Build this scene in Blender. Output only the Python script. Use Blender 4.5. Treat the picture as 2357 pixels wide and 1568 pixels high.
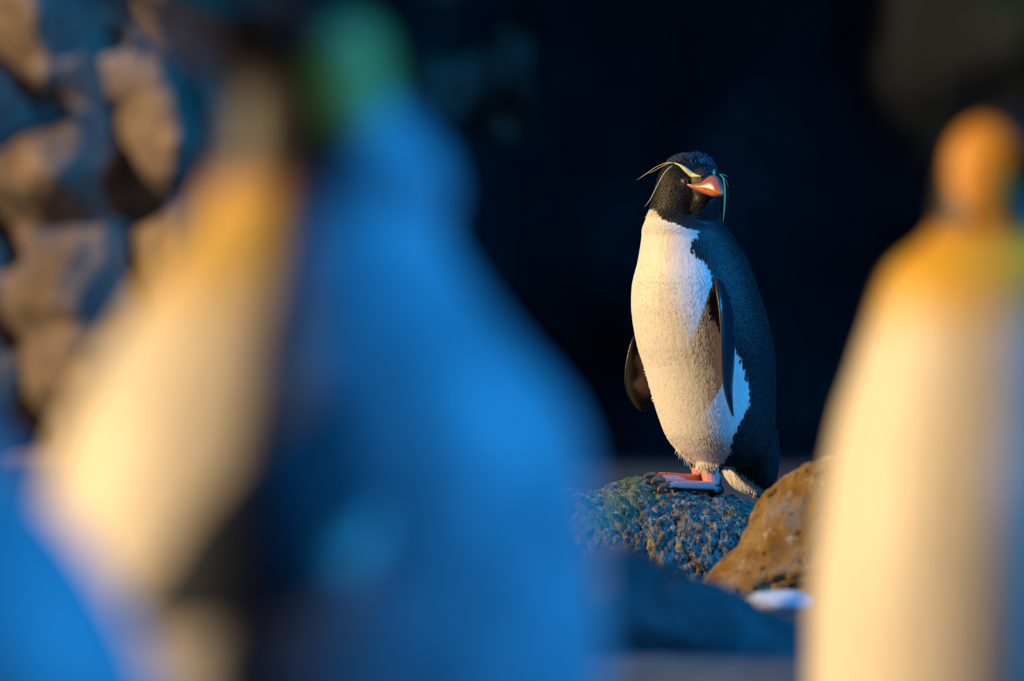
import bpy, bmesh, math, random
import numpy as np
from mathutils import Vector, noise
from mathutils.bvhtree import BVHTree

random.seed(7)
RNG = np.random.default_rng(7)
for o in list(bpy.data.objects):
    bpy.data.objects.remove(o)
scene = bpy.context.scene
COL = scene.collection

# ------------------------------------------------------------------ camera
W, H = 2357.0, 1568.0
LENS, SENSOR = 200.0, 36.0
FPX = LENS / SENSOR * W
FOCUS = 7.9
CAM_Z = 0.69
cam_d = bpy.data.cameras.new('camera')
cam = bpy.data.objects.new('camera', cam_d)
COL.objects.link(cam)
cam.location = (0, -FOCUS, CAM_Z)
cam.rotation_euler = (math.pi / 2, 0, 0)
cam_d.lens = LENS
cam_d.sensor_width = SENSOR
cam_d.clip_start = 0.05
cam_d.clip_end = 200
cam_d.dof.use_dof = True
cam_d.dof.focus_distance = FOCUS - 0.03
cam_d.dof.aperture_fstop = 2.7
scene.camera = cam

def P(px, py, y=0.0):
    """photo position at world depth y -> world point"""
    d = y + FOCUS
    return np.array([(px - 1178.5) * d / FPX, y, CAM_Z - (py - 784.0) * d / FPX])

# ------------------------------------------------------------------ light
wd = bpy.data.worlds.new('world')
scene.world = wd
wd.use_nodes = True
bg = wd.node_tree.nodes['Background']
bg.inputs['Color'].default_value = (0.10, 0.38, 1.0, 1)
bg.inputs['Strength'].default_value = 0.03

def spot(name, loc, target, power, color, size_deg, blend=0.6, radius=0.15):
    l = bpy.data.lights.new(name, 'SPOT')
    l.energy = power
    l.color = color
    l.spot_size = math.radians(size_deg)
    l.spot_blend = blend
    l.shadow_soft_size = radius
    o = bpy.data.objects.new(name, l)
    COL.objects.link(o)
    o.location = loc
    d = Vector(target) - Vector(loc)
    o.rotation_euler = d.to_track_quat('-Z', 'Y').to_euler()
    return o

# the hall is lit by two groups of lamps that the photograph shows only by their light:
# warm ones far to the left, blue ones high on the right
WARM = (1.0, 0.70, 0.37)
BLUE = (0.015, 0.36, 1.0)
spot('warm_lamp_left_offscreen', (-12.0, -3.2, 4.5), (-0.2, -1.0, 0.7), 12500, WARM, 70, 0.5, 0.3)
spot('blue_lamp_right_offscreen', (7.5, -4.2, 5.2), (0.0, -1.0, 0.5), 5600, BLUE, 75, 0.5, 0.35)

scene.view_settings.view_transform = 'Standard'
scene.view_settings.look = 'None'
scene.view_settings.gamma = 1.0
scene.view_settings.exposure = -0.1
scene.view_settings.use_curve_mapping = False

# ------------------------------------------------------------------ helpers
def smoothstep(a, b, x):
    t = np.clip((x - a) / (b - a), 0, 1)
    return t * t * (3 - 2 * t)

def tag(o, label=None, cat=None, group=None, kind=None):
    if label: o['label'] = label
    if cat: o['category'] = cat
    if group: o['group'] = group
    if kind: o['kind'] = kind
    return o

def empty(name, loc):
    o = bpy.data.objects.new(name, None)
    COL.objects.link(o)
    o.location = loc
    o.empty_display_size = 0.1
    return o

def mesh_obj(name, verts, faces, mat, parent=None, smooth=True, colors=None):
    """world-space vertices; child meshes are stored relative to the parent chain"""
    verts = np.asarray(verts, float)
    off = np.zeros(3)
    p = parent
    while p is not None:
        off += np.array(p.location)
        p = p.parent
    me = bpy.data.meshes.new(name)
    me.from_pydata((verts - off).tolist(), [], [list(f) for f in faces])
    me.polygons.foreach_set('use_smooth', [smooth] * len(me.polygons))
    if colors is not None:
        ca = me.color_attributes.new('pigment', 'FLOAT_COLOR', 'POINT')
        c = np.ones((len(verts), 4), np.float32)
        c[:, :3] = colors
        ca.data.foreach_set('color', c.ravel())
    me.materials.append(mat)
    me.update()
    o = bpy.data.objects.new(name, me)
    COL.objects.link(o)
    if parent is not None:
        o.parent = parent
    return o

def loft(rings):
    n = len(rings[0])
    v = [p for r in rings for p in r]
    f = []
    for i in range(len(rings) - 1):
        for j in range(n):
            k = (j + 1) % n
            f.append((i * n + j, i * n + k, (i + 1) * n + k, (i + 1) * n + j))
    a = len(v); v.append(np.mean(rings[0], axis=0))
    b = len(v); v.append(np.mean(rings[-1], axis=0))
    m = (len(rings) - 1) * n
    for j in range(n):
        k = (j + 1) % n
        f.append((a, k, j))
        f.append((b, m + j, m + k))
    return np.array(v), f

def ell_ring(c, u, v, a, b, n=24, p=1.0):
    t = np.arange(n) * 2 * math.pi / n
    cs, sn = np.cos(t), np.sin(t)
    cs = np.sign(cs) * np.abs(cs) ** p
    sn = np.sign(sn) * np.abs(sn) ** p
    return np.array(c)[None] + cs[:, None] * a * np.array(u)[None] + sn[:, None] * b * np.array(v)[None]

def ellipsoid(c, ax, n=20, m=12):
    """ax = three axis vectors (already scaled)"""
    c = np.array(c, float)
    rings = []
    for i in range(1, m):
        th = math.pi * i / m
        rings.append(ell_ring(c + math.cos(th) * np.array(ax[2]), ax[0], ax[1], math.sin(th), math.sin(th), n))
    return loft(rings[::-1])

def spline(pts, n):
    pts = np.asarray(pts, float)
    m = len(pts)
    t = np.linspace(0, m - 1, n)
    out = np.zeros((n, pts.shape[1]))
    for q, tt in enumerate(t):
        i = min(int(tt), m - 2)
        s = tt - i
        p0 = pts[max(i - 1, 0)]; p1 = pts[i]; p2 = pts[i + 1]; p3 = pts[min(i + 2, m - 1)]
        out[q] = 0.5 * ((2 * p1) + (-p0 + p2) * s + (2 * p0 - 5 * p1 + 4 * p2 - p3) * s * s + (-p0 + 3 * p1 - 3 * p2 + p3) * s ** 3)
    return out

def tube(pts, radii, n=10, flat=1.0, steps=None, flat_dir=None):
    pts = np.asarray(pts, float)
    radii = np.asarray(radii, float)
    if steps:
        q = spline(np.column_stack([pts, radii]), steps)
        pts, radii = q[:, :3], np.maximum(q[:, 3], 1e-5)
    rings = []
    up = np.array(flat_dir if flat_dir is not None else (0.13, 0.2, 1.0), float)
    for i in range(len(pts)):
        t = pts[min(i + 1, len(pts) - 1)] - pts[max(i - 1, 0)]
        t = t / (np.linalg.norm(t) + 1e-12)
        s = np.cross(t, up)
        if np.linalg.norm(s) < 1e-3:
            s = np.cross(t, (1, 0, 0))
        s /= np.linalg.norm(s)
        w = np.cross(s, t)
        rings.append(ell_ring(pts[i], s, w, radii[i], radii[i] * flat, n))
    return loft(rings)

def union(parts, voxel, smooth_iter=4, lam=0.5):
    """fuse closed shapes into one continuous surface"""
    v, f, o = [], [], 0
    for pv, pf in parts:
        v.append(np.asarray(pv))
        f += [[i + o for i in q] for q in pf]
        o += len(pv)
    v = np.vstack(v)
    me = bpy.data.meshes.new('tmp')
    me.from_pydata(v.tolist(), [], f)
    ob = bpy.data.objects.new('tmp', me)
    COL.objects.link(ob)
    md = ob.modifiers.new('r', 'REMESH')
    md.mode = 'VOXEL'
    md.voxel_size = voxel
    md.adaptivity = 0
    dg = bpy.context.evaluated_depsgraph_get()
    m2 = bpy.data.meshes.new_from_object(ob.evaluated_get(dg))
    bpy.data.objects.remove(ob)
    n = len(m2.vertices)
    co = np.empty(n * 3); m2.vertices.foreach_get('co', co); co = co.reshape(-1, 3)
    ed = np.empty(len(m2.edges) * 2, np.int32); m2.edges.foreach_get('vertices', ed); ed = ed.reshape(-1, 2)
    faces = [tuple(p.vertices) for p in m2.polygons]
    bpy.data.meshes.remove(m2); bpy.data.meshes.remove(me)
    deg = np.bincount(ed.ravel(), minlength=n).astype(float)[:, None]
    for it in range(smooth_iter):
        for l in (lam, -lam * 0.9):
            acc = np.zeros_like(co)
            np.add.at(acc, ed[:, 0], co[ed[:, 1]])
            np.add.at(acc, ed[:, 1], co[ed[:, 0]])
            co = co + l * (acc / np.maximum(deg, 1) - co)
    return co, faces

def vnormals(co, faces):
    n = np.zeros_like(co)
    q = np.array([f if len(f) == 4 else (f[0], f[1], f[2], f[2]) for f in faces])
    fn = np.cross(co[q[:, 2]] - co[q[:, 0]], co[q[:, 3]] - co[q[:, 1]])
    for k in range(4):
        np.add.at(n, q[:, k], fn)
    return n / (np.linalg.norm(n, axis=1, keepdims=True) + 1e-12)

def nz(co, scale, octv=3):
    return np.array([noise.fractal(Vector(p) * scale, 1.0, 2.0, octv) for p in co])

# ------------------------------------------------------------------ materials
class NB:
    def __init__(self, name):
        self.m = bpy.data.materials.new(name)
        self.m.use_nodes = True
        self.t = self.m.node_tree
        self.b = self.t.nodes['Principled BSDF']
    def n(self, typ, **kw):
        x = self.t.nodes.new(typ)
        for k, v in kw.items():
            if k in x.inputs.keys(): x.inputs[k].default_value = v
            else: setattr(x, k, v)
        return x
    def l(self, a, b): self.t.links.new(a, b)

def ramp(nb, fac, stops):
    r = nb.n('ShaderNodeValToRGB')
    e = r.color_ramp.elements
    while len(e) < len(stops): e.new(0.5)
    for x, (p, c) in zip(e, stops):
        x.position = p
        x.color = (*c, 1)
    nb.l(fac, r.inputs['Fac'])
    return r.outputs['Color']

def mix(nb, fac, a, b, mode='MIX'):
    m = nb.n('ShaderNodeMix', data_type='RGBA', blend_type=mode)
    for s, v in ((0, fac), (6, a), (7, b)):
        if hasattr(v, 'links'): nb.l(v, m.inputs[s])
        elif s == 0: m.inputs[s].default_value = v
        else: m.inputs[s].default_value = (*v, 1)
    return m.outputs[2]

def tex(nb, scale, detail=4, stretch=(1, 1, 1), rough=0.55):
    tc = nb.n('ShaderNodeTexCoord')
    mp = nb.n('ShaderNodeMapping')
    mp.inputs['Scale'].default_value = stretch
    nb.l(tc.outputs['Object'], mp.inputs['Vector'])
    t = nb.n('ShaderNodeTexNoise', Scale=scale, Detail=detail, Roughness=rough)
    nb.l(mp.outputs[0], t.inputs['Vector'])
    return t.outputs['Fac']

def bump(nb, h, dist, strength=1.0, prev=None):
    b = nb.n('ShaderNodeBump', Strength=strength, Distance=dist)
    nb.l(h, b.inputs['Height'])
    if prev: nb.l(prev, b.inputs['Normal'])
    return b.outputs['Normal']

def mat_plain(name, color, rough=0.5, spec=0.5, var=0.15, scale=60, coat=0.0, bd=0.0):
    nb = NB(name)
    f = tex(nb, scale)
    c = mix(nb, f, tuple(x * (1 - var) for x in color), tuple(min(1, x * (1 + var)) for x in color))
    nb.l(c, nb.b.inputs['Base Color'])
    nb.b.inputs['Roughness'].default_value = rough
    nb.b.inputs['Specular IOR Level'].default_value = spec
    nb.b.inputs['Coat Weight'].default_value = coat
    nb.b.inputs['Coat Roughness'].default_value = 0.1
    if bd: nb.l(bump(nb, f, bd), nb.b.inputs['Normal'])
    return nb.m

def mat_pigment(name, rough=0.55, spec=0.35, var=0.12, scale=220, stretch=(1, 1, 0.22), bd=0.0012, coat=0.0):
    nb = NB(name)
    a = nb.n('ShaderNodeVertexColor', layer_name='pigment')
    f = tex(nb, scale, 5, stretch)
    k = ramp(nb, f, [(0.3, (1 - var,) * 3), (0.7, (1.0,) * 3)])
    nb.l(mix(nb, 1.0, a.outputs['Color'], k, 'MULTIPLY'), nb.b.inputs['Base Color'])
    nb.b.inputs['Roughness'].default_value = rough
    nb.b.inputs['Specular IOR Level'].default_value = spec
    nb.b.inputs['Coat Weight'].default_value = coat
    if bd: nb.l(bump(nb, f, bd, 0.8), nb.b.inputs['Normal'])
    return nb.m

def mat_rock(name, stops, scale=9, patches=(), rough=0.75, spec=0.3, bd=0.004, fine=160):
    """stone: mottled ramp + (colour, scale, lo, hi) patches"""
    nb = NB(name)
    f = tex(nb, scale, 8, rough=0.65)
    c = ramp(nb, f, stops)
    for col, sc, lo, hi in patches:
        g = tex(nb, sc, 5)
        k = ramp(nb, g, [(lo, (0, 0, 0)), (hi, (1, 1, 1))])
        c = mix(nb, k, c, col)
    h = tex(nb, fine, 6, rough=0.7)
    c = mix(nb, 0.7, c, ramp(nb, h, [(0.3, (0.35,) * 3), (0.6, (1.0,) * 3)]), 'MULTIPLY')
    nb.l(c, nb.b.inputs['Base Color'])
    nb.b.inputs['Roughness'].default_value = rough
    nb.b.inputs['Specular IOR Level'].default_value = spec
    nb.l(bump(nb, h, bd, 1.0, bump(nb, tex(nb, fine * 0.3, 6), bd * 2.5, 0.9)), nb.b.inputs['Normal'])
    return nb.m

M_FEATHER = mat_pigment('feathers', rough=0.5, spec=0.35)
M_PLUME = mat_pigment('small_feathers', rough=0.5, spec=0.3, bd=0)
M_KING = mat_pigment('king_feathers', rough=0.5, spec=0.3, scale=90)
M_SKIN = mat_pigment('foot_skin', rough=0.5, spec=0.4, var=0.25, scale=260, stretch=(1, 1, 1), bd=0.0012)
M_BILL = mat_pigment('bill_horn', rough=0.28, spec=0.5, var=0.15, scale=180, stretch=(1, 1, 1), bd=0.0003, coat=0.3)
M_FLIP = mat_pigment('flipper_skin', rough=0.32, spec=0.45, var=0.2, scale=320, stretch=(1, 1, 0.4), bd=0.0005)
M_KFLIP = mat_pigment('king_flipper_skin', rough=0.7, spec=0.15, var=0.2, scale=200)
M_CLAW = mat_plain('claw_horn', (0.12, 0.07, 0.04), 0.42, 0.5, 0.4, 200)
M_YELLOW = mat_plain('yellow_plume', (0.85, 0.68, 0.24), 0.5, 0.3, 0.12, 300)
M_CREST = mat_plain('crest_feather', (0.05, 0.062, 0.08), 0.27, 0.6, 0.3, 200)
M_EYE = mat_plain('eye_iris', (0.16, 0.05, 0.012), 0.08, 0.6, 0.3, 500, coat=1.0)
M_PUPIL = mat_plain('eye_pupil', (0.004, 0.004, 0.004), 0.05, 0.6, 0.1, 50, coat=1.0)
M_LID = mat_plain('eyelid_skin', (0.35, 0.16, 0.14), 0.35, 0.5, 0.2, 300)
nb = NB('water_drop')
nb.b.inputs['Base Color'].default_value = (1, 1, 1, 1)
nb.b.inputs['Roughness'].default_value = 0.02
nb.b.inputs['Transmission Weight'].default_value = 0.35
nb.b.inputs['Coat Weight'].default_value = 1.0
nb.b.inputs['IOR'].default_value = 1.33
M_DROP = nb.m

# ------------------------------------------------------------------ setting: ground, walls
def grid_mesh(name, fn, u0, u1, v0, v1, nu, nv, mat, parent=None):
    us = np.linspace(u0, u1, nu); vs = np.linspace(v0, v1, nv)
    v = [fn(u, w) for w in vs for u in us]
    f = [(j * nu + i, j * nu + i + 1, (j + 1) * nu + i + 1, (j + 1) * nu + i) for j in range(nv - 1) for i in range(nu - 1)]
    return mesh_obj(name, v, f, mat, parent)

M_GROUND = mat_rock('frosted_ground', [(0.3, (0.05, 0.065, 0.08)), (0.55, (0.10, 0.13, 0.15)), (0.8, (0.18, 0.21, 0.23))], 3.0, bd=0.003, fine=60)
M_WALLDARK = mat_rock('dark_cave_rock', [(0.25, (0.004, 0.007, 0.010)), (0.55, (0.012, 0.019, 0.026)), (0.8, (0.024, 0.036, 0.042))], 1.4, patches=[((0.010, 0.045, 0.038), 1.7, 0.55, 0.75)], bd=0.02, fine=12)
M_WALLTAN = mat_rock('tan_cave_rock', [(0.25, (0.05, 0.04, 0.04)), (0.5, (0.24, 0.18, 0.14)), (0.75, (0.45, 0.33, 0.24))], 4.0, bd=0.01, fine=20)

def ground_fn(x, y):
    s = float(smoothstep(-2.55, -2.1, y + 0.15 * math.sin(x * 3)))
    z = 0.355 * s + 0.035 * float(smoothstep(-0.6, 0.8, y))
    z += 0.012 * noise.fractal(Vector((x * 2.2, y * 2.2, 0.3)), 1.0, 2.0, 3) * (1 if y < 0.4 else 0.4)
    return (x, y, z)
fl = grid_mesh('floor', ground_fn, -4.5, 4.5, -9.5, 7.2, 140, 260, M_GROUND)
tag(fl, 'pale frosted rocky ground rising to a low ledge', kind='structure')

def back_fn(x, z):
    q = Vector((x * 0.9, 3.1, z * 0.9))
    r = noise.ridged_multi_fractal(q, 0.9, 2.1, 4, 0.9, 2.0)
    c = noise.voronoi(Vector((x * 1.3, 1.0, z * 1.3)))[0][0]
    return (x, 6.6 - 0.22 * r + 0.45 * c - 0.12 * z, z)
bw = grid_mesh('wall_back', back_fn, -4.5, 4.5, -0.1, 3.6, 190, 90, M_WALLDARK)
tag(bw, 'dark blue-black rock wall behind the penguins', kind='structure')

def left_fn(x, z):
    c = noise.voronoi(Vector((x * 3.7, 0.7, z * 4.2)))[0]
    r = noise.fractal(Vector((x * 5, 2.0, z * 5)), 1.0, 2.0, 4)
    edge = smoothstep(-0.70, -0.36, x + 0.10 * z)
    y = 4.7 + 0.30 * (c[0] ** 0.8) * 1.6 + 0.09 * r + 1.7 * float(edge) ** 1.5
    return (x, y, z)
lw = grid_mesh('wall_left', left_fn, -3.2, 0.05, 0.2, 2.6, 260, 200, M_WALLTAN)
tag(lw, 'tan and grey rugged rock face with blue shaded clefts', kind='structure')

# ------------------------------------------------------------------ rocks
def boulder(name, c, ax, mat, label, cat='rock', n=120, m=70, amp=(0.05, 0.02, 0.006), seed=0.0, p=0.85, fn=None):
    c = np.array(c, float)
    rings = []
    for i in range(1, m):
        th = math.pi * i / m
        ct, st = math.cos(th), math.sin(th)
        ct = np.sign(ct) * abs(ct) ** p; st = st ** p
        rings.append(ell_ring(c + ct * np.array(ax[2]), ax[0], ax[1], st, st, n, p))
    v, f = loft(rings[::-1])
    nr = vnormals(v, [q for q in f])
    s = np.array([seed, seed * 1.7, seed * 0.3])
    d = amp[0] * nz(v + s, 4, 2) + amp[1] * nz(v + s, 14, 3) + amp[2] * nz(v + s, 60, 4)
    v = v + nr * d[:, None]
    if fn is not None: v = fn(v)
    o = mesh_obj(name, v, f, mat)
    tag(o, label, cat)
    return o

M_ROCK = mat_rock('perch_stone', [(0.36, (0.06, 0.055, 0.05)), (0.45, (0.26, 0.23, 0.20)), (0.56, (0.46, 0.43, 0.38)), (0.66, (0.82, 0.78, 0.70))], 75,
                  patches=[((0.33, 0.18, 0.05), 34, 0.58, 0.68), ((0.09, 0.32, 0.17), 7, 0.45, 0.62), ((0.025, 0.022, 0.02), 130, 0.60, 0.66), ((0.8, 0.76, 0.68), 110, 0.62, 0.67)], bd=0.006, fine=460)
M_GOLD = mat_rock('ochre_stone', [(0.25, (0.16, 0.075, 0.02)), (0.5, (0.42, 0.24, 0.07)), (0.78, (0.62, 0.50, 0.32))], 16,
                  patches=[((0.50, 0.44, 0.34), 7, 0.56, 0.75), ((0.06, 0.035, 0.012), 70, 0.58, 0.68), ((0.72, 0.62, 0.46), 40, 0.60, 0.70)], bd=0.004, fine=300)
M_BLUEROCK = mat_rock('slate_stone', [(0.25, (0.03, 0.036, 0.042)), (0.55, (0.08, 0.092, 0.105)), (0.8, (0.15, 0.165, 0.18))], 8, bd=0.004, fine=90)

# perch rock: a long ridge stone, cross-section swept along x
TOP = [(1080, 1165), (1180, 1140), (1260, 1132), (1300, 1128), (1385, 1130), (1405, 1116), (1470, 1105), (1530, 1117), (1600, 1137), (1660, 1144), (1700, 1153), (1735, 1166), (1800, 1195), (1900, 1260)]
def rock_top(x):
    px = 1178.5 + x * FPX / FOCUS
    py = np.interp(px, [a for a, b in TOP], [b for a, b in TOP])
    return CAM_Z - (py - 784) * FOCUS / FPX
def make_perch():
    nx, nt = 460, 230
    xs = np.linspace(P(1080, 0)[0], P(1900, 0)[0], nx)
    verts = []
    for i, x in enumerate(xs):
        e = min(i, nx - 1 - i) / (nx * 0.10)
        e = math.sqrt(max(0.0, 1 - (1 - min(e, 1)) ** 2)) if e < 1 else 1.0
        top = rock_top(x)
        rz = max(top - 0.335, 0.05) * (0.25 + 0.75 * e)
        zc = 0.335
        for j in range(nt):
            ph = -0.35 + (math.pi + 0.7) * j / (nt - 1)
            cs, sn = math.cos(ph), math.sin(ph)
            cc = math.copysign(abs(cs) ** 0.8, cs)
            ss = math.copysign(abs(sn) ** 0.62, sn)
            ry = (0.17 if cs > 0 else 0.20) * (0.3 + 0.7 * e)
            verts.append((x, 0.035 - cc * ry, zc + ss * rz))
    v = np.array(verts)
    f = [(i * nt + j, i * nt + j + 1, (i + 1) * nt + j + 1, (i + 1) * nt + j) for i in range(nx - 1) for j in range(nt - 1)]
    f += [tuple(range(nt - 1, -1, -1)), tuple((nx - 1) * nt + j for j in range(nt))]
    nr = vnormals(v, [q for q in f if len(q) == 4])
    flip = np.sign(np.sum(nr * (v - np.array([0.2, 0.03, 0.2])), axis=1).mean())
    nr *= flip
    topness = smoothstep(0.55, 0.95, nr[:, 2])
    d = (0.018 * nz(v, 9, 2) * (1 - 0.8 * topness) + 0.010 * nz(v + 3, 26, 3) * (1 - 0.5 * topness) + 0.0040 * nz(v + 7, 90, 3) - 0.0022 * np.abs(nz(v + 9, 240, 2)))
    # broken lip under the feet
    rid = np.array([noise.ridged_multi_fractal(Vector(p) * 22, 0.9, 2.0, 4, 0.9, 2.0) for p in v])
    band = smoothstep(0.43, 0.46, v[:, 2]) * (1 - topness)
    d -= 0.004 * rid * band
    v = v + nr * d[:, None]
    o = mesh_obj('perch_rock', v, f, M_ROCK)
    tag(o, 'long grey and green mottled rock the crested penguin stands on', 'rock')
    return o
perch = make_perch()

g_c = P(2005, 1240, -0.46)
def gold_shape(v):
    v = v.copy()
    v[:, 0] -= 0.045 * smoothstep(0.435, 0.365, v[:, 2]) * smoothstep(g_c[0] + 0.02, g_c[0] - 0.10, v[:, 0])
    return v
gold = boulder('ochre_boulder', (g_c[0] - 0.003, -0.46, 0.45), ((0.162, 0, 0.03), (0, 0.16, 0), (0.018, 0, 0.118)), M_GOLD,
               'rounded golden brown boulder in front of the crested penguin\'s tail', n=200, m=120, amp=(0.03, 0.012, 0.003), seed=4.2, p=0.72, fn=gold_shape)
dark = boulder('slate_boulder', (0.02, -1.75, 0.372), ((0.31, 0.12, -0.075), (-0.12, 0.25, 0), (0.0, 0, 0.10)), M_BLUEROCK,
               'low dark blue boulder between the two large foreground penguins', n=140, m=80, amp=(0.05, 0.02, 0.005), seed=9.1)
pale = boulder('pale_stone', (P(1790, 1384, -1.0)[0], -1.0, 0.372), ((0.04, 0, 0), (0, 0.03, 0), (0, 0, 0.014)),
               mat_rock('pale_stone', [(0.3, (0.5, 0.55, 0.6)), (0.7, (0.8, 0.84, 0.88))], 20, bd=0.001),
               'small pale flat stone at the foot of the golden brown boulder', n=40, m=24, amp=(0.004, 0.003, 0.001), seed=2.0)

# ------------------------------------------------------------------ crested penguin
U = FOCUS / FPX
YAW = math.radians(50)
FWD = np.array([-math.sin(YAW), -math.cos(YAW), 0]); LEFT = np.array([math.cos(YAW), -math.sin(YAW), 0])
UPV = np.array([0, 0, 1.0])
SIL = [  # py, left, right
    (357, 1572, 1612), (361, 1560, 1622), (368, 1546, 1634), (380, 1533, 1645), (400, 1520, 1654), (430, 1510, 1657), (460, 1502, 1657),
    (480, 1497, 1655), (500, 1488, 1658), (525, 1478, 1674), (550, 1476, 1692), (600, 1468, 1722), (650, 1456, 1740), (700, 1453, 1757),
    (750, 1458, 1772), (800, 1468, 1783), (850, 1484, 1787), (900, 1498, 1788), (950, 1513, 1788), (1000, 1532, 1785), (1030, 1552, 1780),
    (1050, 1572, 1770), (1065, 1592, 1740), (1078, 1612, 1705)]
SIL_D = spline(np.array(SIL, float), 300)
SY, SL, SR = SIL_D[:, 0], SIL_D[:, 1], SIL_D[:, 2]
def ring_at(py):
    l = np.interp(py, SY, SL); r = np.interp(py, SY, SR)
    cx, w = (l + r) / 2, (r - l) / 2
    dep = (cx - 1575) * U * (math.cos(YAW) / math.sin(YAW)) if py > 480 else 0.0
    return cx, w, max(dep, 0.0)
HEAD_C = P(1583, 425, 0.0)
HY = math.radians(30)
HF = np.array([math.sin(HY), -math.cos(HY), 0]); HL = np.array([-math.cos(HY), -math.sin(HY), 0])

def rock_penguin():
    base = P(1640, 1142, 0.03)
    root = empty('crested_penguin', base)
    tag(root, 'small crested penguin with red bill and yellow brow plumes standing on a rock', 'penguin')
    rings = []
    pys = spline(np.array([[s[0]] for s in SIL], float), 90)[:, 0]
    for py in pys[::-1]:
        cx, w, dep = ring_at(py)
        ka, kb = 0.97, 1.03
        sc = w / math.sqrt((ka * math.cos(YAW)) ** 2 + (kb * math.sin(YAW)) ** 2) * U
        rings.append(ell_ring(P(cx, py, 0) + np.array([0, dep, 0]), LEFT, FWD, ka * sc, kb * sc, 48))
    parts = [loft(rings)]
    # face and forehead bulge towards the bill
    parts.append(ellipsoid(HEAD_C + HF * 0.030 + UPV * 0.001, (HL * 0.019, HF * 0.030, UPV * 0.024)))
    parts.append(ellipsoid(HEAD_C + HF * 0.040 + UPV * -0.008, (HL * 0.0165, HF * 0.022, UPV * 0.018)))
    # chin / throat
    parts.append(tube([HEAD_C + HF * 0.045 - UPV * 0.016, HEAD_C + HF * 0.03 - UPV * 0.035, HEAD_C + HF * 0.01 - UPV * 0.055], [0.014, 0.028, 0.036], 16))
    # tail: flattened wedge
    parts.append(tube([P(1712, 990, 0.10), P(1722, 1040, 0.112), P(1727, 1085, 0.124), P(1745, 1112, 0.138), P(1757, 1134, 0.148), P(1762, 1157, 0.155)],
                      [0.056, 0.054, 0.049, 0.034, 0.022, 0.006], 20, 0.6, 24, flat_dir=(-0.6, -0.6, 0.3)))
    # thigh bulges under the belly feathers
    parts.append(tube([P(1640, 990, 0.03), P(1637, 1040, 0.028), P(1634, 1079, 0.026)], [0.045, 0.031, 0.017], 18))
    parts.append(tube([P(1622, 1000, 0.07), P(1616, 1045, 0.066), P(1611, 1075, 0.062)], [0.042, 0.028, 0.015], 18))
    co, faces = union(parts, 0.0019, 8)
    nr = vnormals(co, faces)
    # pigment -----------------------------------------------------------
    py = 784 + (CAM_Z - co[:, 2]) / U
    cx = np.interp(py, SY, (SL + SR) / 2)
    dep = np.maximum((cx - 1575) * U / math.tan(YAW), 0) * (py > 480)
    cxw = (cx - 1178.5) * U
    ox, oy = co[:, 0] - cxw, co[:, 1] - dep
    phi = np.degrees(np.arctan2(ox * LEFT[0] + oy * LEFT[1], ox * FWD[0] + oy * FWD[1]))   # + = bird's left
    jit = nz(co, 150, 3) * 1.0
    jit2 = nz(co + 5, 60, 2)
    bp = np.array([(500, 84), (530, 66), (545, 60), (560, 52), (575, 48), (590, 58), (610, 64), (650, 66), (700, 58), (740, 61), (770, 66), (800, 76), (815, 74), (830, 80), (880, 86), (920, 86), (960, 76), (985, 67), (1010, 62), (1035, 58), (1060, 48), (1080, 36), (1200, 30)], float)
    pb = np.interp(py, bp[:, 0], bp[:, 1])
    tp = np.array([(-180, 455), (-90, 470), (-40, 480), (-15, 482), (0, 488), (12, 500), (25, 510), (45, 519), (62, 528), (75, 534), (180, 534)], float)
    tl = np.interp(phi, tp[:, 0], tp[:, 1])
    white = smoothstep(-2.2, 2.2, (pb + 3.5 * jit + 2.0 * jit2 - np.abs(phi)))
    white *= smoothstep(-2.5, 2.5, py - tl + 4 * jit)
    # tail and rump dark, pale strip beneath the tail
    tailish = ((co[:, 0] > P(1664, 0)[0]) & (py > 1070)).astype(float)
    bx = 1178.5 + co[:, 0] / U
    sdist = ((bx - 1665) * 65 - (py - 1085) * 83) / 105
    under = tailish * (sdist < 26 + 5 * jit) * (nr[:, 1] < 0.4)
    white = white * (1 - tailish)
    white = np.maximum(white, 0.8 * under * (py < 1146))
    c_white = np.array([0.80, 0.765, 0.70]); c_dark = np.array([0.018, 0.017, 0.019])
    dark = np.tile(c_dark, (len(co), 1))
    dark = dark * (1 + 0.35 * jit2[:, None])
    colr = dark * (1 - white[:, None]) + c_white[None] * white[:, None]
    body = mesh_obj('body', co, faces, M_FEATHER, root, True, np.clip(colr, 0, 1))
    bvh = BVHTree.FromPolygons([Vector(p) for p in co], faces)
    camp = np.array(cam.location)
    def hit(px, pyy):
        d = P(px, pyy, 0.0) - camp
        r = bvh.ray_cast(Vector(camp), Vector(d).normalized())
        return (np.array(r[0]), np.array(r[1])) if r[0] is not None else (P(px, pyy, -0.02), np.array([0, -1.0, 0]))
    def mirror(p):
        q = p - HEAD_C
        return p - 2 * (q @ HL) * HL
    def on_surface(p, lift):
        loc, n, i, dd = bvh.find_nearest(Vector(p))
        return np.array(loc) + np.array(n) * lift

    # plumage: small overlapping feathers, far too many to count ---------
    N = len(co)
    idx = np.concatenate([RNG.permutation(N)[:52000], np.repeat(np.where(py < 545)[0], 3)])
    headmask = py < 500
    keep = []
    eye_p, eye_n = hit(1577, 418)
    for i in idx:
        p = co[i]
        if np.linalg.norm(p - eye_p) < 0.009: continue
        if (p - HEAD_C) @ HF > 0.036 and py[i] < 462: continue
        if py[i] > 1088 and not tailish[i]: continue
        keep.append(i)
    keep = np.array(keep)
    p = co[keep] + RNG.normal(0, 0.0008, (len(keep), 3)) * headmask[keep][:, None]; n = nr[keep]; k = len(keep)
    back_dir = np.where(headmask[keep][:, None], (-HF * 0.7 - UPV * 0.8)[None], np.array([0.08, 0.1, -1.0])[None])
    t = back_dir - n * np.sum(back_dir * n, axis=1, keepdims=True)
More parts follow.
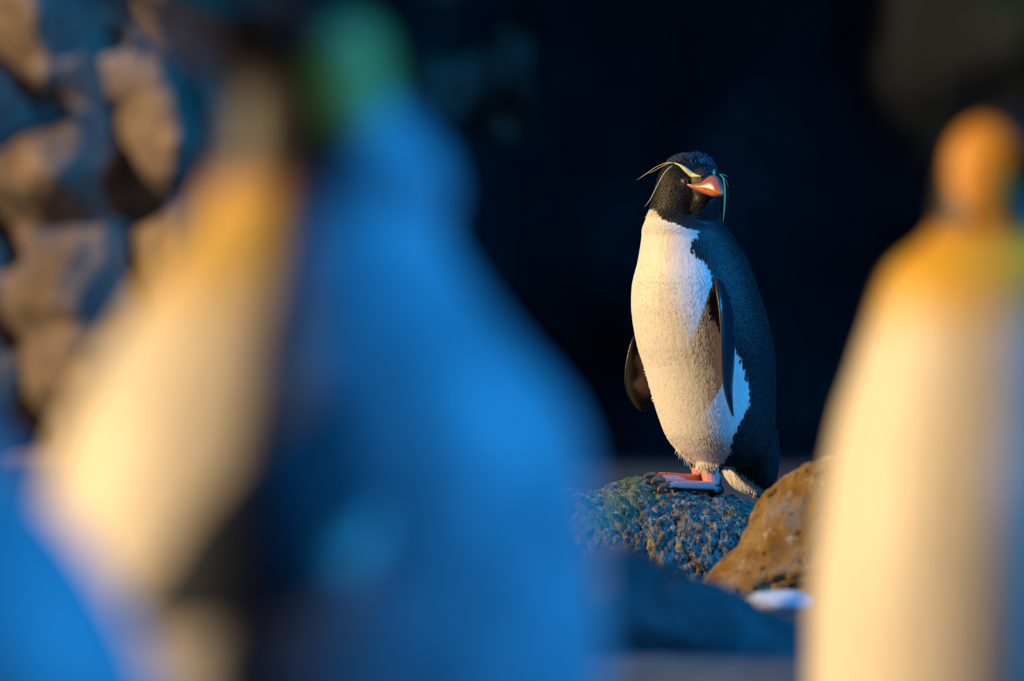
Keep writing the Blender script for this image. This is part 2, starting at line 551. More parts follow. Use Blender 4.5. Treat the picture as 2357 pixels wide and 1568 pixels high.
    t /= np.linalg.norm(t, axis=1, keepdims=True) + 1e-9
    b = np.cross(n, t)
    ang = RNG.normal(0, 0.22, k)[:, None]
    t2 = t * np.cos(ang) + b * np.sin(ang); b2 = np.cross(n, t2)
    wk = white[keep]
    hm = smoothstep(600, 500, py[keep])
    L = (0.0031 * hm + np.where(wk > 0.5, 0.0080, 0.0078) * (1 - hm)) * RNG.uniform(0.7, 1.25, k)
    fl_ = smoothstep(1010, 1085, py[keep]) * (wk > 0.5)
    L = L * (1 + 0.5 * fl_)
    Wd = L * np.where(wk > 0.5, 0.09, 0.16)
    lift = (0.08 * hm + np.where(wk > 0.5, 0.032, 0.09) * (1 - hm)) * RNG.uniform(0.4, 1.3, k)
    lift = lift * (1 + 0.5 * fl_)
    L_, W_, l_ = L[:, None], Wd[:, None], lift[:, None]
    root_p = p - n * np.where(wk > 0.5, 0.0002, -0.0001)[:, None]
    mid = root_p + t2 * L_ * 0.55 + n * L_ * l_ * 0.75
    vv = np.stack([root_p, mid + b2 * W_ - n * W_ * 0.25, mid + n * W_ * 0.3, mid - b2 * W_ - n * W_ * 0.25, root_p + t2 * L_ + n * L_ * l_], axis=1).reshape(-1, 3)
    ff = []
    for q in range(k):
        o5 = q * 5
        ff += [(o5, o5 + 1, o5 + 2), (o5, o5 + 2, o5 + 3), (o5 + 1, o5 + 4, o5 + 2), (o5 + 2, o5 + 4, o5 + 3)]
    wb = (white[keep] > 0.5)[:, None]
    cc = np.where(wb, np.where(white[keep][:, None] > 0.95, colr[keep], c_white[None]), dark[keep]) * RNG.uniform(0.85, 1.15, (k, 1))
    cc = np.clip(np.repeat(cc, 5, axis=0), 0, 1)
    pl = mesh_obj('plumage', vv, ff, M_PLUME, root, True, cc)
    tag(pl, kind='stuff')

    # bill ---------------------------------------------------------------
    def bill(name, rows, colfn):
        rings, cols = [], []
        for f_, zt, zb, hw, sq in rows:
            t = np.arange(18) * 2 * math.pi / 18
            zc, hz = (zt + zb) / 2, (zt - zb) / 2
            rr = []
            for a in t:
                s, c = math.sin(a), math.cos(a)
                cz = math.copysign(abs(c) ** sq, c)
                if name == 'upper_bill':
                    zz = zb + (zt - zb) * (cz if cz > 0 else 0.10 * cz)
                else:
                    zz = zt + (zt - zb) * (cz if cz < 0 else 0.22 * cz)
                rr.append(HEAD_C + HF * f_ + HL * hw * s + UPV * zz)
                cols.append(colfn(f_, cz, s))
            rings.append(np.array(rr))
        v, fcs = loft(rings)
        cols += [cols[0], cols[-1]]
        return mesh_obj(name, v, fcs, M_BILL, root, True, np.array(cols))
    zf = lambda y: (425 - y) * U
    fx = [0.028, 0.038, 0.048, 0.056, 0.063, 0.070, 0.076, 0.081, 0.085, 0.0885, 0.0905]
    cul = [425, 423.5, 421.5, 415, 406.5, 406.0, 410.5, 418, 427, 438, 448]
    mou = [427, 429, 432, 435, 438.5, 441, 443.5, 446, 448, 450.5, 452]
    hw = [0.0270, 0.0238, 0.0207, 0.0177, 0.0150, 0.0125, 0.0105, 0.0085, 0.0062, 0.0038, 0.0010]
    rows = [[a, zf(b), zf(c), d, 1.0] for a, b, c, d in zip(fx, cul, mou, hw)]
    rows = spline(np.array(rows), 26).tolist()
    def up_col(f_, cz, s):
        top = smoothstep(0.05, 0.55, np.float64(cz)) * smoothstep(0.048, 0.056, np.float64(f_))
        c = np.array([0.62, 0.17, 0.035]) * (1 - top) + np.array([0.38, 0.13, 0.14]) * top
        g = smoothstep(0.052, 0.036, np.float64(f_))
        c = c * (1 - 0.5 * g) + np.array([0.6, 0.33, 0.27]) * 0.5 * g
        tipc = smoothstep(0.084, 0.090, np.float64(f_))
        return c * (1 - 0.4 * tipc) + np.array([0.55, 0.28, 0.10]) * 0.4 * tipc
    bill('upper_bill', rows, up_col)
    bot = [434, 440, 446, 450.5, 453.5, 456, 456.5, 456, 455]
    rows = [[a, zf(c - 0.5), zf(b), d * 0.95, 0.9] for a, b, c, d in zip(fx[:9], bot, mou, hw)]
    rows[-1][3] = 0.003
    rows = spline(np.array(rows), 20).tolist()
    def lo_col(f_, cz, s):
        edge = smoothstep(-0.5, -0.95, np.float64(cz))
        return np.array([0.60, 0.15, 0.03]) * (1 - edge) + np.array([0.48, 0.22, 0.18]) * edge
    bill('lower_bill', rows, lo_col)
    for sgn in (1, -1):
        v, fcs = ellipsoid(HEAD_C + HF * 0.0575 + HL * sgn * 0.0138 + UPV * zf(424), (HF * 0.0032 - UPV * 0.001, HL * 0.0012, UPV * 0.0009), 10, 8)
        mesh_obj('nostril', v, fcs, M_PUPIL, root)
    # pale skin at the corner of the mouth
    for sgn in (1, -1):
        pts = [HEAD_C + HF * a + HL * sgn * (np.interp(a, fx, hw) + e) + UPV * zf(np.interp(a, fx, mou) + dy)
               for a, e, dy in ((0.0375, -0.0002, -2.5), (0.041, 0.0004, -2.0), (0.046, 0.0002, -1.0), (0.054, -0.0001, 0.0), (0.063, -0.0004, 0.0))]
        v, fcs = tube(pts, [0.0006, 0.0019, 0.0015, 0.0008, 0.0003], 8, 0.8, 18)
        mesh_obj('gape_skin', v, fcs, mat_gape, root)

    # eyes ----------------------------------------------------------------
    for side in (0, 1):
        ep, en = eye_p, eye_n
        if side:
            ep = mirror(ep); en = en - 2 * (en @ HL) * HL
        c = ep - en * 0.0026
        uu = np.cross(en, UPV); uu /= np.linalg.norm(uu); ww = np.cross(uu, en)
        v, fcs = ellipsoid(c, (uu * 0.0052, ww * 0.0052, en * 0.0048), 20, 12)
        eye = mesh_obj('eye', v, fcs, M_EYE, root)
        look = en + 0.25 * HF; look /= np.linalg.norm(look)
        v, fcs = ellipsoid(c + look * 0.0036, (uu * 0.0025, ww * 0.0025, look * 0.0016), 14, 8)
        mesh_obj('pupil', v, fcs, M_PUPIL, eye)
        lid = []
        for a in np.linspace(0, 2 * math.pi, 25):
            lid.append(c + uu * 0.0056 * math.cos(a) + ww * 0.0050 * math.sin(a) + en * 0.0018)
        v, fcs = tube(lid, [0.0009] * 25, 6)
        mesh_obj('eyelid', v, fcs, M_LIDDARK, eye)
        q = on_surface(c - HF * 0.0065 + UPV * 0.0005, 0.0)
        v, fcs = ellipsoid(q, (uu * 0.0016, ww * 0.0022, en * 0.0011), 10, 8)
        mesh_obj('eye_corner', v, fcs, M_LID, eye)

    # yellow brow stripe: upper and lower edge lines traced over the head
    bu = [(1614.5, 405.5), (1606, 403), (1597, 398.5), (1588, 392), (1578, 385), (1568, 380), (1560, 377.5), (1553, 376.5)]
    bl = [(1613.5, 408.5), (1604, 408), (1594, 408.5), (1586, 405.5), (1578, 398), (1569, 388.5), (1562, 382), (1553, 378.5)]
    u_ = spline(bu, 24); l__ = spline(bl, 24)
    for side in (0, 1):
        rows = []
        for a, b_ in zip(u_, l__):
            row = []
            for s in np.linspace(0, 1, 6):
                q = a * (1 - s) + b_ * s
                h, hn = hit(q[0], q[1])
                bulge = 0.0014 + 0.0016 * math.sin(math.pi * s)
                row.append(h + hn * bulge)
            inner = [hit(*(a * (1 - s) + b_ * s)) for s in (1, 0)]
            row += [h - hn * 0.001 for h, hn in inner]
            if side: row = [mirror(q) for q in row]
            rows.append(np.array(row))
        v, fcs = loft(rows)
        if side: fcs = [tuple(reversed(q)) for q in fcs]
        mesh_obj('brow_stripe', v, fcs, M_YELLOW, root)
    # long plumes
    s0, _ = hit(1556, 377); s1, _ = hit(1551, 380)
    D = s0[1]
    plumes = [
        ([s0, P(1545, 375, D - 0.002), P(1530, 376, D + 0.0), P(1508, 386, D + 0.004), P(1488, 400, D + 0.006), P(1467, 414, D + 0.008)], [0.0010, 0.0013, 0.0012, 0.0010, 0.0012, 0.0003]),
        ([s0, P(1540, 376, D - 0.003), P(1524, 383, D), P(1508, 392, D + 0.003), P(1494, 399, D + 0.005)], [0.0008, 0.0009, 0.0009, 0.0008, 0.0003]),
        ([s1, P(1541, 386, D - 0.006), P(1528, 400, D - 0.008), P(1517, 420, D - 0.008), P(1505, 443, D - 0.006), P(1495, 462, D - 0.004), P(1484, 476, D - 0.002)], [0.0010, 0.0015, 0.0015, 0.0013, 0.0012, 0.0011, 0.0003]),
    ]
    m0 = mirror(s0)
    Dm = 0.01
    plumes += [
        ([P(1650, 402, Dm - 0.01), P(1662, 407, Dm), P(1666.5, 425, Dm), P(1667.5, 450, Dm), P(1666, 485, Dm + 0.002), P(1663, 520, Dm + 0.004)], [0.0012, 0.0024, 0.0033, 0.0036, 0.0027, 0.0004]),
        ([P(1655, 404, Dm), P(1664, 408, Dm + 0.004), P(1671, 416, Dm + 0.006), P(1677, 430, Dm + 0.008)], [0.0008, 0.0010, 0.0009, 0.0003]),
        ([P(1655, 400, Dm), P(1667, 403, Dm + 0.004), P(1675, 407, Dm + 0.006)], [0.0008, 0.0012, 0.0003]),
    ]
    for pts, rad in plumes:
        v, fcs = tube(pts, np.array(rad) * 0.5, 8, 0.45, 26, flat_dir=(0.1, -1.0, 0.15))
        mesh_obj('crest_plume', v, fcs, M_YELLOW, root)
    # spiky crown feathers
    cv, cf = [], []
    cand = [i for i in range(N) if py[i] < 404 and (co[i] - HEAD_C) @ HF < 0.052 and not (py[i] > 376 and (co[i] - HEAD_C) @ HL > 0.018)]
    RNG.shuffle(cand)
    o5 = 0
    apex = HEAD_C + UPV * 0.012 + HF * 0.018
    for i in cand[:1150]:
        p0 = co[i]; n0 = nr[i]
        rad = p0 - apex
        d = rad / np.linalg.norm(rad) * 0.9 - HF * 0.55 + UPV * 0.05
        d = d - n0 * (d @ n0)
        d /= np.linalg.norm(d) + 1e-9
        topf = float(smoothstep(399, 366, py[i]))
        d = d + n0 * (0.12 + 0.30 * topf * RNG.uniform(0.5, 1.2)) + RNG.normal(0, 0.10, 3)
        d /= np.linalg.norm(d)
        Lc = RNG.uniform(0.008, 0.013) * (0.5 + 0.5 * topf)
        sdir = np.cross(d, n0); sdir /= np.linalg.norm(sdir) + 1e-9
        w_ = RNG.uniform(0.0006, 0.0011)
        m_ = p0 + d * Lc * 0.5
        tip = p0 + d * Lc - n0 * 0.001
        cv += [p0 - n0 * 0.001, m_ + sdir * w_, m_ + n0 * w_ * 0.8, m_ - sdir * w_, tip]
        cf += [(o5, o5 + 1, o5 + 2), (o5, o5 + 2, o5 + 3), (o5 + 1, o5 + 4, o5 + 2), (o5 + 2, o5 + 4, o5 + 3)]
        o5 += 5
    cr = mesh_obj('crown_feathers', cv, cf, M_CREST, root)
    tag(cr, kind='stuff')
    # loose white tufts at the belly hem and under the tail
    tv, tf = [], []
    o5 = 0
    spots = [((1565, 1046), (1600, 1080), 60, 0.05, (0.15, -0.1, -1.0)), ((1602, 1078), (1652, 1080), 190, 0.02, (0.05, -0.15, -1.0)), ((1562, 1040), (1568, 1054), 14, 0.045, (-0.35, -0.1, -1.0)),
             ((1672, 1088), (1742, 1140), 60, 0.085, (0.1, -0.2, -1.0))]
    for (a0, b0), (a1, b1), cnt, dp, dr in spots:
        for q in range(cnt):
            s = RNG.uniform()
            h, hn = hit(a0 + (a1 - a0) * s + RNG.normal(0, 4) , b0 + (b1 - b0) * s - RNG.uniform(2, 16))
            if h[1] < -0.12 or abs(h[1] - dp) > 0.09: continue
            d = np.array(dr) + RNG.normal(0, 0.14, 3); d /= np.linalg.norm(d)
            Lc = RNG.uniform(0.005, 0.010); w_ = RNG.uniform(0.00025, 0.00045)
            sd = np.cross(d, hn); sd /= np.linalg.norm(sd) + 1e-9
            m_ = h + d * Lc * 0.5 + hn * 0.0012
            tv += [h - hn * 0.0005, m_ + sd * w_, m_ + hn * w_, m_ - sd * w_, h + d * Lc + hn * 0.0006]
            tf += [(o5, o5 + 1, o5 + 2), (o5, o5 + 2, o5 + 3), (o5 + 1, o5 + 4, o5 + 2), (o5 + 2, o5 + 4, o5 + 3)]
            o5 += 5
    tu = mesh_obj('belly_tufts', tv, tf, M_PLUME, root, True, np.tile(c_white, (len(tv), 1)))
    tag(tu, kind='stuff')
    # water beads on the belly feathers
    bv, bf = [], []
    sph, sfc = ellipsoid((0, 0, 0), ((1, 0, 0), (0, 1, 0), (0, 0, 1)), 8, 6)
    wi = [i for i in RNG.permutation(N)[:9000] if white[i] > 0.9 and py[i] > 600 and py[i] < 1040 and nr[i][1] < 0.35]
    o8 = 0
    for i in wi[:230]:
        r = RNG.uniform(0.0003, 0.0006)
        bv.append(sph * r + co[i] + nr[i] * (r * 0.3 + 0.0005)); bf += [tuple(x + o8 for x in q) for q in sfc]; o8 += len(sph)
    for (a, b_) in [(1480, 852), (1482, 860), (1484, 866), (1499, 918), (1497, 925)]:
        c = P(a, b_, 0.03); r = RNG.uniform(0.0010, 0.0015)
        h = on_surface(c, 0.0008)
        bv.append(sph * r + h); bf += [tuple(x + o8 for x in q) for q in sfc]; o8 += len(sph)
    dr = mesh_obj('water_beads', np.vstack(bv), bf, M_DROP, root)
    tag(dr, kind='stuff')

    # flippers --------------------------------------------------------------
    def flipper(rows, outer, inner, edge, nrm, patchy=False):
        """rows: leading point, trailing point, half thickness"""
        q = spline(np.array([list(a) + list(b) + [c] for a, b, c in rows]), 40)
        rings, cols = [], []
        for i_, r in enumerate(q):
            a, b, th = r[:3], r[3:6], max(r[6], 0.0006)
            ch = b - a; Lc = np.linalg.norm(ch) + 1e-9
            ax = np.cross(ch / Lc, np.array([0, 0, 1.0])); ax /= np.linalg.norm(ax) + 1e-9
            if ax @ nrm < 0: ax = -ax
            ring = []
            for k in range(20):
                t = 2 * math.pi * k / 20
                s = (1 - math.cos(t)) / 2
                thick = th * math.sin(t) * (1.25 - 0.6 * s)
                ring.append(a + ch * s + ax * thick)
                o_ = math.sin(t)
                c = np.array(outer) if o_ > -0.15 else np.array(inner)
                if s < 0.10 or s > 0.93: c = np.array(edge)
                if patchy and o_ <= -0.15:
                    k_ = float(smoothstep(0.30, 0.55, s + 0.12 * math.sin(i_ * 0.9))) * float(smoothstep(29, 22, i_))
                    c = np.array(edge) * (1 - k_) + np.array(inner) * k_
                cols.append(c)
            rings.append(np.array(ring))
        v, fcs = loft(rings)
        cols += [cols[0], cols[-1]]
        return mesh_obj('flipper', v, fcs, M_FLIP, root, True, np.array(cols))
    o1, _ = hit(1652, 648)
    yb = o1[1]
    near = [(P(1646, 634, yb + 0.006), P(1660, 632, yb + 0.014), 0.004), (P(1647, 660, yb - 0.010), P(1676, 668, yb + 0.012), 0.0045), (P(1654, 700, yb - 0.022), P(1686, 712, yb + 0.010), 0.0045),
            (P(1659, 760, yb - 0.028), P(1691, 770, yb + 0.010), 0.004), (P(1661, 830, yb - 0.030), P(1690, 836, yb + 0.006), 0.0036), (P(1665, 885, yb - 0.026), P(1686, 890, yb + 0.002), 0.003),
            (P(1675, 928, yb - 0.020), P(1687, 932, yb - 0.006), 0.0022), (P(1686, 958, yb - 0.014), P(1688.5, 960, yb - 0.012), 0.001)]
    flipper(near, (0.016, 0.020, 0.030), (0.16, 0.10, 0.075), (0.05, 0.035, 0.03), np.array([0.85, -0.5, 0]))
    yf = 0.115
    far = [(P(1492, 640, yf - 0.03), P(1520, 640, yf), 0.004), (P(1472, 740, yf - 0.01), P(1512, 740, yf + 0.02), 0.004), (P(1450, 795, yf - 0.012), P(1505, 800, yf + 0.022), 0.004),
           (P(1438, 860, yf - 0.012), P(1500, 865, yf + 0.022), 0.0035), (P(1443, 905, yf - 0.010), P(1497, 910, yf + 0.018), 0.003), (P(1462, 937, yf - 0.004), P(1492, 936, yf + 0.012), 0.0022),
           (P(1478, 948, yf), P(1487, 948, yf + 0.006), 0.001)]
    fo = flipper(far, (0.016, 0.018, 0.022), (0.34, 0.23, 0.18), (0.014, 0.012, 0.012), np.array([-0.5, 0.8, 0]), True)

    # feet --------------------------------------------------------------------
    def foot(ank, heel, toes, shin_r, dz):
        sh = lambda q: np.array(q)
        parts = [tube([ank, (np.array(ank) * 0.45 + np.array(heel) * 0.55), heel], [shin_r, shin_r * 0.92, shin_r * 0.86], 14)]
        parts.append(ellipsoid(np.array(heel) + np.array([0.003, 0.002, -0.004]), ((shin_r * 0.85, 0, 0), (0, shin_r * 0.8, 0), (0, 0, shin_r * 0.62))))
        for t in toes:
            parts.append(tube([heel] + [np.array(x) for x in t[0]], t[1], 12, 0.9, 16))
        # web between the toes
        ends = [np.array(t[0][-2]) for t in toes]
        for a, b in zip(ends[:-1], ends[1:]):
            mid = (a + b) / 2
            hw_ = np.linalg.norm(b - a) / 2
            h = np.array(heel)
            parts.append(tube([h + (mid - h) * 0.25, h + (mid - h) * 0.6, h + (mid - h) * 0.92], [hw_ * 0.4, hw_ * 0.8, hw_], 14, 0.22 if hw_ > 0.008 else 0.4))
        v, fcs = union(parts, 0.0011, 4)
        n_ = vnormals(v, fcs)
        dark = smoothstep(-0.15, -0.55, n_[:, 2])
        hp = np.array(heel)
        dark = np.maximum(dark, smoothstep(0.003, 0.009, v[:, 0] - hp[0] + 0.25 * (hp[2] - v[:, 2])) )
        dark = np.maximum(dark, smoothstep(-0.006, -0.011, v[:, 2] - hp[2]) * smoothstep(-0.03, 0.0, v[:, 0] - hp[0]))
        c = np.array([0.84, 0.30, 0.27])[None] * (1 - dark[:, None]) + np.array([0.012, 0.012, 0.014])[None] * dark[:, None]
        ft = mesh_obj('foot', v, fcs, M_SKIN, root, True, np.clip(c, 0, 1))
        for t in toes:
            v, fcs = tube([np.array(x) for x in t[2]], t[3], 10, 1.0, 14)
            mesh_obj('claw', v, fcs, M_CLAW, ft)
    hN = P(1642, 1122, 0.020)
    foot(P(1634, 1078, 0.026), hN, [
        ([P(1600, 1118, 0.002), P(1562, 1112, -0.014), P(1536, 1107, -0.022), P(1522, 1108, -0.026)], [0.0095, 0.0078, 0.0068, 0.0058, 0.0046],
         [P(1528, 1106, -0.028), P(1514, 1105, -0.034), P(1503, 1110, -0.038), P(1499, 1116, -0.039)], [0.0042, 0.0046, 0.0034, 0.0008]),
        ([P(1602, 1121, -0.008), P(1566, 1120, -0.034), P(1546, 1119, -0.047), P(1535, 1122, -0.052)], [0.0095, 0.0076, 0.0066, 0.0056, 0.0045],
         [P(1539, 1118, -0.050), P(1527, 1119, -0.057), P(1518, 1127, -0.060), P(1514, 1138, -0.060)], [0.0042, 0.0046, 0.0034, 0.0008]),
    ], 0.0145, 0)
    hF = P(1612, 1106, 0.062)
    foot(P(1610, 1076, 0.062), hF, [
        ([P(1580, 1104, 0.044), P(1545, 1100, 0.030), P(1520, 1096, 0.022), P(1507, 1096, 0.018)], [0.010, 0.0092, 0.0080, 0.0062, 0.0048],
         [P(1512, 1093, 0.020), P(1498, 1093, 0.014), P(1486, 1098, 0.010), P(1481, 1105, 0.010)], [0.0042, 0.0046, 0.0034, 0.0008]),
        ([P(1586, 1106, 0.036), P(1552, 1104, 0.012), P(1530, 1102, 0.002), P(1519, 1103, -0.002)], [0.010, 0.0085, 0.0070, 0.0058, 0.0045],
         [P(1523, 1100, 0.0), P(1512, 1101, -0.006), P(1503, 1107, -0.010), P(1500, 1113, -0.010)], [0.0038, 0.0042, 0.0030, 0.0008]),
    ], 0.012, 0)
    return root

mat_gape = mat_plain('gape_skin', (0.62, 0.36, 0.32), 0.4, 0.4, 0.15, 300)
M_LIDDARK = mat_plain('eyelid_dark', (0.05, 0.028, 0.022), 0.4, 0.4, 0.2, 300)
rock_penguin()

# ------------------------------------------------------------------ king penguins
K_RINGS = [  # z, forward offset, half lateral, half fore-aft
    (0.045, -0.03, 0.03, 0.03), (0.06, -0.03, 0.085, 0.085), (0.10, -0.025, 0.115, 0.12), (0.18, -0.01, 0.142, 0.152), (0.28, 0.0, 0.156, 0.170), (0.38, 0.004, 0.162, 0.178),
    (0.48, 0.006, 0.162, 0.176), (0.56, 0.004, 0.156, 0.168), (0.63, 0.0, 0.142, 0.152), (0.68, -0.003, 0.120, 0.128), (0.715, -0.006, 0.098, 0.106), (0.75, -0.006, 0.076, 0.084),
    (0.78, -0.004, 0.062, 0.068), (0.805, 0.0, 0.053, 0.058), (0.83, 0.004, 0.047, 0.052)]

def king(label, base, ang, head, bill_yaw, bill_pitch, lean=(0, 0), wid=1.0, rings=K_RINGS, flips=None, group=None, bib_top=0.77, nape=None, pb_off=0.0, band=1.0, pbs=(70, 84, 92, 82, 72, 66, 60, 58), yel=(0.70, 0.46, 0.10)):
    """ang: direction the body faces (0 = +x, counter-clockwise); head: world centre of the head"""
    base = np.array(base, float)
    f = np.array([math.cos(ang), math.sin(ang), 0]); l = np.array([-math.sin(ang), math.cos(ang), 0])
    root = empty('king_penguin', base)
    tag(root, label, 'penguin', group)
    head = np.array(head, float)
    hs = (head[2] - base[2]) / 0.845
    hf = np.array([math.cos(bill_yaw) * math.cos(bill_pitch), math.sin(bill_yaw) * math.cos(bill_pitch), math.sin(bill_pitch)])
    hl = np.array([-math.sin(bill_yaw), math.cos(bill_yaw), 0]); hu = np.cross(hf, hl)
    nb_ = np.array([0, 0, 0.80 * hs]) + base
    def centre(z):
        k = (z - 0.30) / 0.5
        ln = np.array([lean[0], lean[1], 0]) * max(k, 0)
        c = base + ln + UPV * z * hs
        hk = float(smoothstep(0.70, 0.85, z))
        tgt = np.array([head[0], head[1], 0]) - 0.012 * np.array([hf[0], hf[1], 0])
        c[:2] = c[:2] * (1 - hk) + tgt[:2] * hk
        return c
    rr = []
    for r in spline(np.array(rings), 44):
        z, fo, a, b = r
        rr.append(ell_ring(centre(z) + f * fo, l, f, a * wid, b * wid, 40))
    parts = [loft(rr)]
    parts.append(ellipsoid(head, (hl * 0.045, hf * 0.055, hu * 0.047)))
    parts.append(ellipsoid(head + hf * 0.034 - hu * 0.006, (hl * 0.028, hf * 0.034, hu * 0.028)))
    if nape is not None:
        parts.append(ellipsoid(nape, ((0.046, 0, 0), (0, 0.05, 0), (0, 0, 0.046))))
    # tail
    parts.append(tube([centre(0.14) - f * 0.10, centre(0.07) - f * 0.16, centre(0.02) - f * 0.215 + UPV * 0.0], [0.06, 0.045, 0.012], 16, 0.4, 14, flat_dir=(f[0], f[1], 1.0)))
    co, faces = union(parts, 0.0055, 5)
    z = (co[:, 2] - base[2]) / hs
    cz = np.array([centre(q) for q in np.clip(z, 0, 0.86)])
    ox = co - cz
    phi = np.degrees(np.arctan2(ox @ l, ox @ f))
    ap = np.abs(phi)
    n1 = nz(co, 25, 3)
    pb = np.interp(z, [0.0, 0.1, 0.3, 0.5, 0.62, 0.70, 0.76, 0.80], pbs) + 3 * n1 + pb_off
    white = smoothstep(-2, 2, pb - ap)
    stripe = smoothstep(-2, 2, pb + 9 - ap) * (1 - white) * smoothstep(0.30, 0.4, z)
    cream = np.array([0.82, 0.74, 0.60]); yel = np.array(yel); ora = np.array([0.72, 0.30, 0.03])
    silver = np.array([0.34, 0.38, 0.44]); black = np.array([0.012, 0.011, 0.012]); brown = np.array([0.018, 0.015, 0.014])
    bib = smoothstep(bib_top - 0.100, bib_top - 0.025, z)[:, None]; bib2 = smoothstep(bib_top - 0.02, bib_top + 0.02, z)[:, None]
    front = cream[None] * (1 - bib) + yel[None] * bib
    front = front * (1 - bib2) + ora[None] * bib2
    backc = silver[None] * (0.8 + 0.3 * n1[:, None])
    c = backc * (1 - white[:, None]) + front * white[:, None]
    c = c * (1 - stripe[:, None]) + black[None] * stripe[:, None]
    # hood
    q = co - head
    a, b, h = q @ hf, q @ hl, q @ hu
    hood = smoothstep(bib_top, bib_top + 0.018, z - 0.045 * smoothstep(80, 110, ap))
    c = c * (1 - hood[:, None]) + brown[None] * hood[:, None]
    ear = smoothstep(1.15, 0.85, ((a + 0.020) / 0.028) ** 2 + ((h - 0.0) / 0.038) ** 2) * (np.abs(b) > 0.012)
    neckband = smoothstep(1.2, 0.8, ((a + 0.014) / 0.010) ** 2 + ((h + 0.048) / 0.026) ** 2) * (np.abs(b) > 0.012)
    ear = np.maximum(ear, neckband * band)
    eo = np.array([0.75, 0.33, 0.03])
    c = c * (1 - ear[:, None]) + eo[None] * ear[:, None]
    mesh_obj('body', co, faces, M_KING, root, True, np.clip(c, 0, 1))
    # bill: slender, slightly down-curved; coloured plate along the lower half
    b0 = head + hf * 0.038 - hu * 0.006
    bp = [b0, b0 + hf * 0.05 + hu * 0.001, b0 + hf * 0.10 - hu * 0.003, b0 + hf * 0.135 - hu * 0.010]
    v, fc = tube(bp, [0.016, 0.0095, 0.006, 0.0015], 14, 1.0, 20)
    mesh_obj('upper_bill', v, fc, M_KBILL, root)
    bp = [b0 - hu * 0.008, b0 + hf * 0.05 - hu * 0.010, b0 + hf * 0.09 - hu * 0.011, b0 + hf * 0.118 - hu * 0.012]
    v, fc = tube(bp, [0.012, 0.0105, 0.0065, 0.001], 14, 1.0, 20)
    lb = mesh_obj('lower_bill', v, fc, M_KBILL, root)
    for s in (1, -1):
        bp = [b0 + hf * 0.004 - hu * 0.008 + hl * s * 0.008, b0 + hf * 0.035 - hu * 0.010 + hl * s * 0.0080, b0 + hf * 0.065 - hu * 0.011 + hl * s * 0.0060, b0 + hf * 0.090 - hu * 0.0115 + hl * s * 0.0025]
        v, fc = tube(bp, [0.006, 0.0085, 0.0065, 0.001], 10, 1.0, 14)
        mesh_obj('bill_plate', v, fc, M_KPLATE, lb)
        e = head + hf * 0.030 + hl * s * 0.040 + hu * 0.010
        v, fc = ellipsoid(e, (hf * 0.006, hl * 0.005, hu * 0.006), 12, 8)
        mesh_obj('eye', v, fc, M_EYE, root)
    # flippers
    for s in (1, -1):
        spec = (flips or {}).get(s)
        sh = centre(0.665) + l * s * 0.112 * wid
        if spec is None:
            pts = [sh, centre(0.58) + l * s * 0.156 * wid - f * 0.005, centre(0.46) + l * s * 0.167 * wid - f * 0.012, centre(0.35) + l * s * 0.170 * wid - f * 0.03]
            chord = f
        else:
            pts = [np.array(x) for x in spec['pts']]
            chord = np.array(spec['chord'])
        q = spline(np.array(pts), 22)
        rg = []
        for i, p in enumerate(q):
            t = i / 21
            wdt = 0.042 * (0.7 + 0.5 * math.sin(math.pi * min(t * 1.2, 1))) * (1 - 0.75 * t ** 3) * (1 if i < 21 else 0.4)
            tg = q[min(i + 1, 21)] - q[max(i - 1, 0)]; tg /= np.linalg.norm(tg)
            cd = chord - tg * (chord @ tg); cd /= np.linalg.norm(cd)
            rg.append(ell_ring(p, cd, np.cross(tg, cd), wdt, 0.009 * (1 - 0.6 * t), 18))
        v, fc = loft(rg)
        nn = vnormals(v, fc)
        outw = nn @ (l * s if spec is None else np.array(spec['out']))
        if outw.mean() != 0:
            pass
        ctr = np.repeat(q, 18, axis=0); ctr = np.vstack([ctr, q[:1], q[-1:]])
        side = np.sum((v - ctr) * (l * s if spec is None else np.array(spec['out'])), axis=1)
        cc = np.where((side > -0.001)[:, None], np.array([0.035, 0.042, 0.055])[None], np.array([0.55, 0.50, 0.44])[None])
        mesh_obj('flipper', v, fc, M_KFLIP, root, True, cc)
    # feet
    for s in (1, -1):
        h0 = base + l * s * 0.06 + UPV * 0.018
        pts = [tube([h0 + UPV * 0.06 - f * 0.01, h0 - f * 0.01], [0.024, 0.02], 10)]
        for tt in (-0.35, 0.0, 0.35):
            d = f * math.cos(tt) + l * math.sin(tt)
            pts.append(tube([h0, h0 + d * 0.05 - UPV * 0.002, h0 + d * 0.10 - UPV * 0.006], [0.016, 0.014, 0.008], 8))
        v, fc = union(pts, 0.004, 2)
        ft = mesh_obj('foot', v, fc, M_KFOOT, root)
        for tt in (-0.35, 0.0, 0.35):
            d = f * math.cos(tt) + l * math.sin(tt)
            v, fc = tube([h0 + d * 0.098 - UPV * 0.004, h0 + d * 0.115 - UPV * 0.006, h0 + d * 0.128 - UPV * 0.014], [0.006, 0.005, 0.001], 8)
            mesh_obj('claw', v, fc, M_CLAW, ft)
    return root

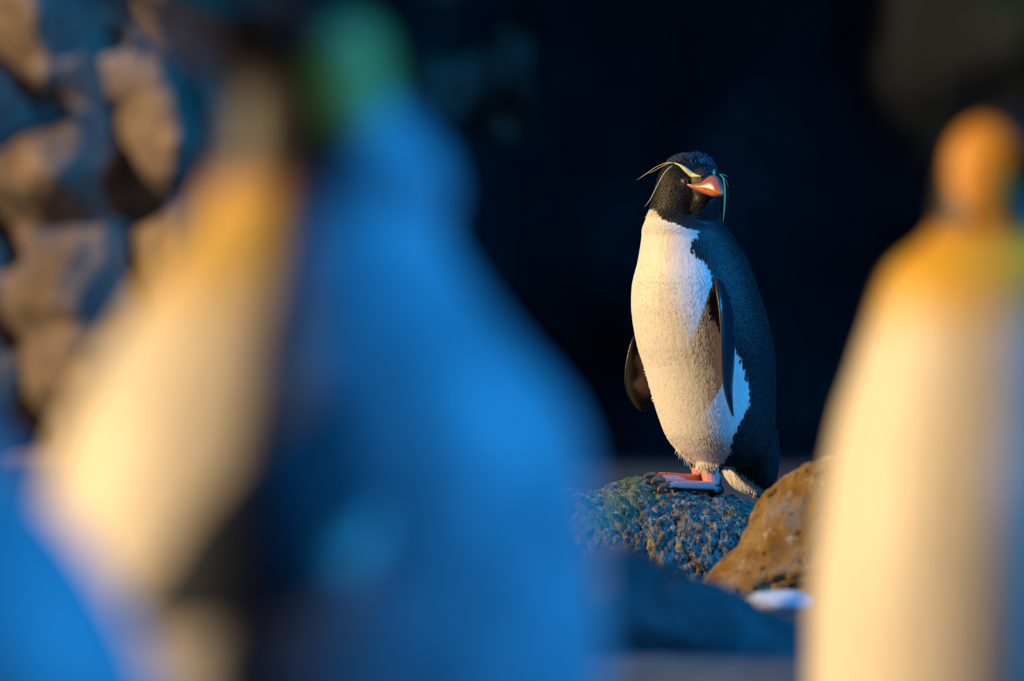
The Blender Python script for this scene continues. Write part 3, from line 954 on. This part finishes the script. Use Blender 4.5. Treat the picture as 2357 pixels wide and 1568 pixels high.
M_KBILL = mat_plain('king_bill', (0.02, 0.016, 0.014), 0.35, 0.5, 0.2, 80)
M_KPLATE = mat_plain('king_bill_plate', (0.62, 0.16, 0.05), 0.4, 0.4, 0.15, 80)
M_KFOOT = mat_plain('king_foot', (0.03, 0.03, 0.032), 0.6, 0.3, 0.3, 80)

KG = None
# beak raised, yellow bib, seen from its side
yA = -4.4
hA = P(706, 150, yA)
tA = P(745, 1000, yA)
A_RINGS = [r for r in K_RINGS if r[0] < 0.66] + [(0.68, 0.006, 0.115, 0.118), (0.715, 0.008, 0.090, 0.094), (0.75, 0.004, 0.068, 0.073)] + [r for r in K_RINGS if r[0] > 0.76]
king('large penguin with raised bill, orange ear patch and cream breast before the tan rock face', (tA[0], yA, 0.0), math.radians(198), hA,
     math.radians(196), math.radians(27), wid=1.03, rings=A_RINGS, bib_top=0.765, nape=P(868, 440, yA), band=0.0, pbs=(60, 60, 58, 54, 54, 56, 54, 52),
     flips={1: {'pts': [P(900, 960, yA - 0.10), P(700, 1180, yA - 0.19), P(470, 1330, yA - 0.20), P(310, 1410, yA - 0.17)], 'chord': (-0.3, 0.2, 0.9), 'out': (0.2, -0.9, 0.3)}})
# golden bib, head turned away to the side
B_RINGS = [r for r in K_RINGS if r[0] < 0.6] + [(0.63, 0.0, 0.148, 0.150), (0.69, 0.0, 0.130, 0.132), (0.735, 0.0, 0.115, 0.114), (0.762, 0.0, 0.100, 0.096), (0.778, 0.0, 0.078, 0.074), (0.792, 0.0, 0.060, 0.060), (0.81, 0.0, 0.053, 0.056), (0.835, 0.0, 0.047, 0.05)]
yB = -3.3
hB = P(2325, 385, yB)
tB = P(2310, 1300, yB)
king('large penguin with golden bib and head turned aside, beside the golden brown boulder', (tB[0], yB, 0.0), math.radians(250), hB,
     math.radians(-8), math.radians(5), lean=(0.01, 0.0), wid=0.96, rings=B_RINGS, bib_top=0.785, yel=(0.80, 0.46, 0.04))
# back of a third bird
yC = -4.85
tC = P(-300, 1300, yC)
king('smaller penguin showing only its blue grey shoulder beside the cream breasted bird', (tC[0], yC, 0.0), math.radians(150), (tC[0] - 0.03, yC + 0.01, 0.70),
     math.radians(170), math.radians(0), wid=1.0)
